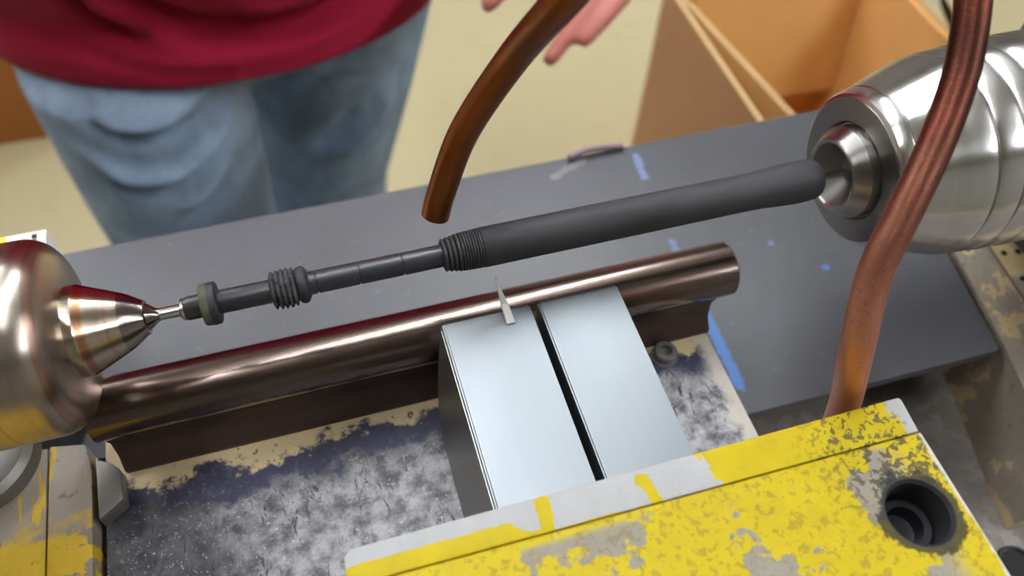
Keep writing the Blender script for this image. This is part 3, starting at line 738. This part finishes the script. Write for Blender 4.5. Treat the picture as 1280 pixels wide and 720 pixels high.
def ridges(me, lines, front=True):
    """raise or sink folds: lines = (points in (x, z), amplitude, half-width)"""
    data = []
    for pts, amp, sig in lines:
        c = catmull([(p[0], 0, p[1]) for p in pts], 8); data.append((c, amp, sig))
    nrm = [v.normal.copy() for v in me.vertices]
    for v, nn in zip(me.vertices, nrm):
        if nn.y > 0.25: continue
        p = v.co; add = 0.0
        for c, amp, sig in data:
            dm = 1e9; im = 0
            for i, q in enumerate(c):
                d = (q.x - p.x) ** 2 + (q.z - p.z) ** 2
                if d < dm: dm = d; im = i
            if dm < 9 * sig * sig:
                e = min(im, len(c) - 1 - im) / (len(c) * 0.3)
                add += amp * math.exp(-dm / (2 * sig * sig)) * min(1.0, 0.25 + e)
        if add: v.co = p + nn * add
    me.update()

PX = -0.108
person = bpy.data.objects.new('person', None)
hipL, kneeL, ankL = (-0.204, 0.567, 0.80), (-0.208, 0.542, 0.45), (-0.208, 0.600, 0.085)     # image-left leg (forward)
hipR, kneeR, ankR = (0.016, 0.715, 0.760), (-0.056, 0.745, 0.375), (-0.060, 0.775, 0.085)
# skin: one continuous body
bm = bmesh.new()
loft(bm, [(PX, 0.62, 0.74, 0.10, 0.08), (PX, 0.62, 0.80, 0.16, 0.10), (PX, 0.62, 0.92, 0.155, 0.105), (PX, 0.625, 1.05, 0.15, 0.11), (PX, 0.63, 1.2, 0.165, 0.11), (PX, 0.64, 1.30, 0.16, 0.085), (PX, 0.645, 1.36, 0.09, 0.06), (PX, 0.645, 1.38, 0.055, 0.05)], 40)
capsule(bm, (PX, 0.645, 1.35), (PX, 0.625, 1.45), 0.053, 0.048)
ell(bm, (PX, 0.615, 1.545), 0.072, 0.092, 0.108)
ell(bm, (PX, 0.575, 1.485), 0.048, 0.048, 0.045)
capsule(bm, (PX, 0.525, 1.560), (PX, 0.510, 1.528), 0.009, 0.014)       # nose
for s in (-1, 1):
    ell(bm, (PX + s * 0.073, 0.625, 1.540), 0.010, 0.020, 0.030)          # ears
    ell(bm, (PX + s * 0.032, 0.5365, 1.560), 0.018, 0.012, 0.008)         # brow
ell(bm, (PX, 0.529, 1.490), 0.024, 0.010, 0.006); ell(bm, (PX, 0.530, 1.481), 0.021, 0.010, 0.007)   # lips
for hip, knee, ank in (((-0.185, 0.60, 0.76), kneeL, ankL), ((-0.01, 0.69, 0.74), kneeR, ankR)):
    capsule(bm, hip, knee, 0.078, 0.055); capsule(bm, knee, ank, 0.052, 0.036)
    capsule(bm, (ank[0], ank[1] + 0.02, 0.045), (ank[0], ank[1] - 0.13, 0.035), 0.034, 0.028)
def hand(bm, wrist, knuckles, tips, thumb, r=0.0082):
    w = Vector(wrist); ks = [Vector(k) for k in knuckles]
    mid = sum(ks, Vector()) / 4
    for k in ks: capsule(bm, w.lerp(k, 0.12), k, 0.016, 0.0118, 14)
    capsule(bm, w.lerp(mid, 0.1), w.lerp(mid, 0.75), 0.021, 0.019, 14)
    for k, t, s in zip(ks, tips, (1.0, 1.06, 1.0, 0.88)):
        t = Vector(t); mid1 = k.lerp(t, 0.46) + Vector((0.006, -0.002, 0.010)); m2 = k.lerp(t, 0.76) + Vector((0.004, -0.001, 0.006))
        capsule(bm, k, mid1, 0.0106 * s, 0.0092 * s, 14); capsule(bm, mid1, m2, 0.0092 * s, 0.0084 * s, 14); capsule(bm, m2, t, 0.0084 * s, 0.0068 * s, 14)
    b, m, t = (Vector(v) for v in thumb)
    capsule(bm, w.lerp(b, 0.35), b, 0.017, 0.0135, 14); capsule(bm, b, m, 0.0130, 0.0110, 14); capsule(bm, m, t, 0.0110, 0.0085, 14)
# image-right arm reaches forward, hand hanging
shR, elR, wrR = (0.070, 0.645, 1.315), (0.232, 0.650, 1.090), (0.252, 0.455, 0.915)
capsule(bm, (PX + 0.08, 0.645, 1.32), shR, 0.06, 0.055); capsule(bm, shR, elR, 0.052, 0.040); capsule(bm, elR, wrR, 0.040, 0.026)
hand(bm, wrR, [(0.176, 0.424, 0.894), (0.195, 0.411, 0.882), (0.213, 0.398, 0.872), (0.232, 0.386, 0.867)],
     [(0.1005, 0.377, 0.866), (0.118, 0.352, 0.838), (0.142, 0.340, 0.834), (0.1705, 0.342, 0.844)],
     [(0.184, 0.438, 0.905), (0.143, 0.416, 0.880), (0.106, 0.390, 0.861)])
shL, elL, wrL = (PX - 0.178, 0.645, 1.315), (-0.375, 0.665, 1.06), (-0.415, 0.520, 0.90)
capsule(bm, (PX - 0.08, 0.645, 1.32), shL, 0.06, 0.055); capsule(bm, shL, elL, 0.052, 0.040); capsule(bm, elL, wrL, 0.040, 0.026)
hand(bm, wrL, [(-0.385, 0.470, 0.850), (-0.402, 0.466, 0.838), (-0.420, 0.464, 0.834), (-0.437, 0.466, 0.838)],
     [(-0.388, 0.445, 0.770), (-0.405, 0.438, 0.757), (-0.424, 0.438, 0.757), (-0.443, 0.446, 0.770)],
     [(-0.372, 0.490, 0.880), (-0.358, 0.462, 0.850), (-0.356, 0.445, 0.815)])
body_me = fuse(bm, 0.0034, 5)
C.objects.link(person); person.location = (PX, 0.62, 0.0)
tag(person, 'person in a maroon t-shirt and faded jeans standing behind the machine', 'person')
body = obj('body', body_me, M['skin'], person, smooth=180)
for s in (-1, 1):
    e = bmesh.new(); ell(e, (PX + s * 0.031, 0.541, 1.544), 0.011, 0.011, 0.0085); ey = obj('eye', e, M['eye'], person, smooth=180)
    e = bmesh.new(); ell(e, (PX + s * 0.031, 0.5318, 1.5435), 0.005, 0.003, 0.005); obj('iris', e, M['hair'], ey, smooth=180)
hb = bmesh.new()
ell(hb, (PX, 0.632, 1.572), 0.080, 0.092, 0.095)
capsule(hb, (PX, 0.695, 1.52), (PX, 0.700, 1.42), 0.050, 0.035)
for v in hb.verts:
    if v.co.y < 0.565 and v.co.z < 1.60: v.co.y = 0.565 + (v.co.y - 0.565) * 0.1
obj('hair', fuse(hb, 0.006, 4), M['hair'], person, smooth=180)
# jeans
bm = bmesh.new()
loft(bm, [(PX, 0.625, 0.70, 0.13, 0.09), (PX, 0.625, 0.75, 0.208, 0.13), (PX, 0.625, 0.80, 0.200, 0.125), (PX, 0.625, 0.87, 0.185, 0.11)], 48)
for hip, knee, ank, rt, rk, ra in ((hipL, kneeL, ankL, 0.104, 0.090, 0.078), (hipR, kneeR, ankR, 0.128, 0.106, 0.088)):
    m = Vector(hip).lerp(Vector(knee), 0.5)
    capsule(bm, hip, m, rt, (rt + rk) / 2 + 0.003, 28); capsule(bm, m, knee, (rt + rk) / 2 + 0.003, rk, 28)
    capsule(bm, knee, ank, rk, ra, 28)
jm = fuse(bm, 0.0048, 5)
ridges(jm, [([(-0.256, 0.760), (-0.218, 0.739), (-0.185, 0.733), (-0.147, 0.742)], 0.0123, 0.0050),
            ([(-0.250, 0.742), (-0.218, 0.720), (-0.180, 0.713), (-0.145, 0.722)], -0.0110, 0.0050),
            ([(-0.262, 0.702), (-0.232, 0.677), (-0.189, 0.671), (-0.146, 0.688), (-0.122, 0.706)], 0.0135, 0.0058),
            ([(-0.254, 0.680), (-0.225, 0.655), (-0.185, 0.650), (-0.142, 0.668)], -0.0123, 0.0058),
            ([(-0.200, 0.626), (-0.170, 0.634), (-0.138, 0.662)], 0.0086, 0.0050),
            ([(-0.195, 0.606), (-0.165, 0.614), (-0.134, 0.640)], -0.0086, 0.0058),
            ([(-0.270, 0.580), (-0.230, 0.560), (-0.170, 0.570)], 0.0074, 0.0072),
            ([(-0.040, 0.500), (-0.003, 0.518), (0.036, 0.562), (0.048, 0.597)], 0.0123, 0.0072),
            ([(-0.060, 0.525), (-0.020, 0.545), (0.010, 0.585)], -0.0110, 0.0086),
            ([(-0.090, 0.638), (-0.021, 0.634), (0.041, 0.627)], -0.0049, 0.0050)])
for v in jm.vertices:                                           # keep the waist of the jeans under the shirt hem
    k = min(1.0, max(0.0, (v.co.z - 0.74) / 0.025))
    d = min(1.0, max(0.0, (v.co.z - 0.765) / 0.04))            # further in under the folds
    e = math.hypot((v.co.x - PX) / (0.226 - 0.032 * d), (v.co.y - 0.62) / (0.136 - 0.026 * d))
    if e > 1.0 and k > 0:
        f = 1 + (1 / e - 1) * k
        v.co.x = PX + (v.co.x - PX) * f; v.co.y = 0.62 + (v.co.y - 0.62) * f
obj('jeans', jm, M['denim'], person, smooth=180)
# t-shirt with belly, hem and short sleeves
bm = bmesh.new()
loft(bm, [(PX, 0.62, 0.757, 0.226, 0.155), (PX, 0.62, 0.762, 0.229, 0.158), (PX, 0.62, 0.785, 0.232, 0.158), (PX, 0.62, 0.800, 0.230, 0.150), (PX, 0.62, 0.818, 0.230, 0.142), (PX, 0.62, 0.845, 0.234, 0.156), (PX, 0.62, 0.88, 0.236, 0.174),
          (PX, 0.62, 0.95, 0.232, 0.182), (PX, 0.62, 1.03, 0.215, 0.170), (PX, 0.625, 1.12, 0.200, 0.150), (PX, 0.63, 1.22, 0.195, 0.138), (PX, 0.64, 1.30, 0.185, 0.110), (PX, 0.645, 1.36, 0.105, 0.080), (PX, 0.648, 1.385, 0.072, 0.066)], 72)
for sh, el in ((shR, elR), (shL, elL)):
    a, b = Vector(sh), Vector(el)
    capsule(bm, a, a.lerp(b, 0.58), 0.072, 0.066, 28)
    capsule(bm, (PX + (0.05 if a.x > PX else -0.05), 0.645, 1.325), a, 0.070, 0.072, 28)
tm = fuse(bm, 0.006, 3)
ridges(tm, [([(-0.219, 0.863), (-0.203, 0.834), (-0.178, 0.805)], -0.0150, 0.007),
            ([(-0.205, 0.868), (-0.185, 0.838), (-0.155, 0.812)], 0.0120, 0.008),
            ([(-0.187, 0.868), (-0.166, 0.840), (-0.135, 0.815), (-0.084, 0.803), (-0.029, 0.805), (0.029, 0.822)], -0.0180, 0.009),
            ([(-0.246, 0.812), (-0.21, 0.790), (-0.156, 0.776), (-0.082, 0.771), (-0.009, 0.778), (0.05, 0.79)], -0.0045, 0.004),
            ([(-0.10, 0.835), (-0.04, 0.832), (0.03, 0.85)], 0.0120, 0.009)])
obj('t_shirt', tm, M['tee'], person, smooth=180)
for ank in (ankL, ankR):
    bm = bmesh.new()
    capsule(bm, (ank[0], ank[1] + 0.025, 0.060), (ank[0], ank[1] - 0.150, 0.048), 0.046, 0.042, 24)
    capsule(bm, (ank[0], ank[1] + 0.01, 0.06), (ank[0], ank[1] + 0.01, 0.10), 0.044, 0.042, 24)
    sh = fuse(bm, 0.006, 4)
    for v in sh.vertices: v.co.z = max(v.co.z, 0.014)
    obj('shoe', sh, M['shoe'], person, smooth=180)
    obj('shoe_sole', box(ank[0] - 0.048, ank[0] + 0.048, ank[1] - 0.195, ank[1] + 0.072, 0.0, 0.02, bev=0.008), M['sole'], person)
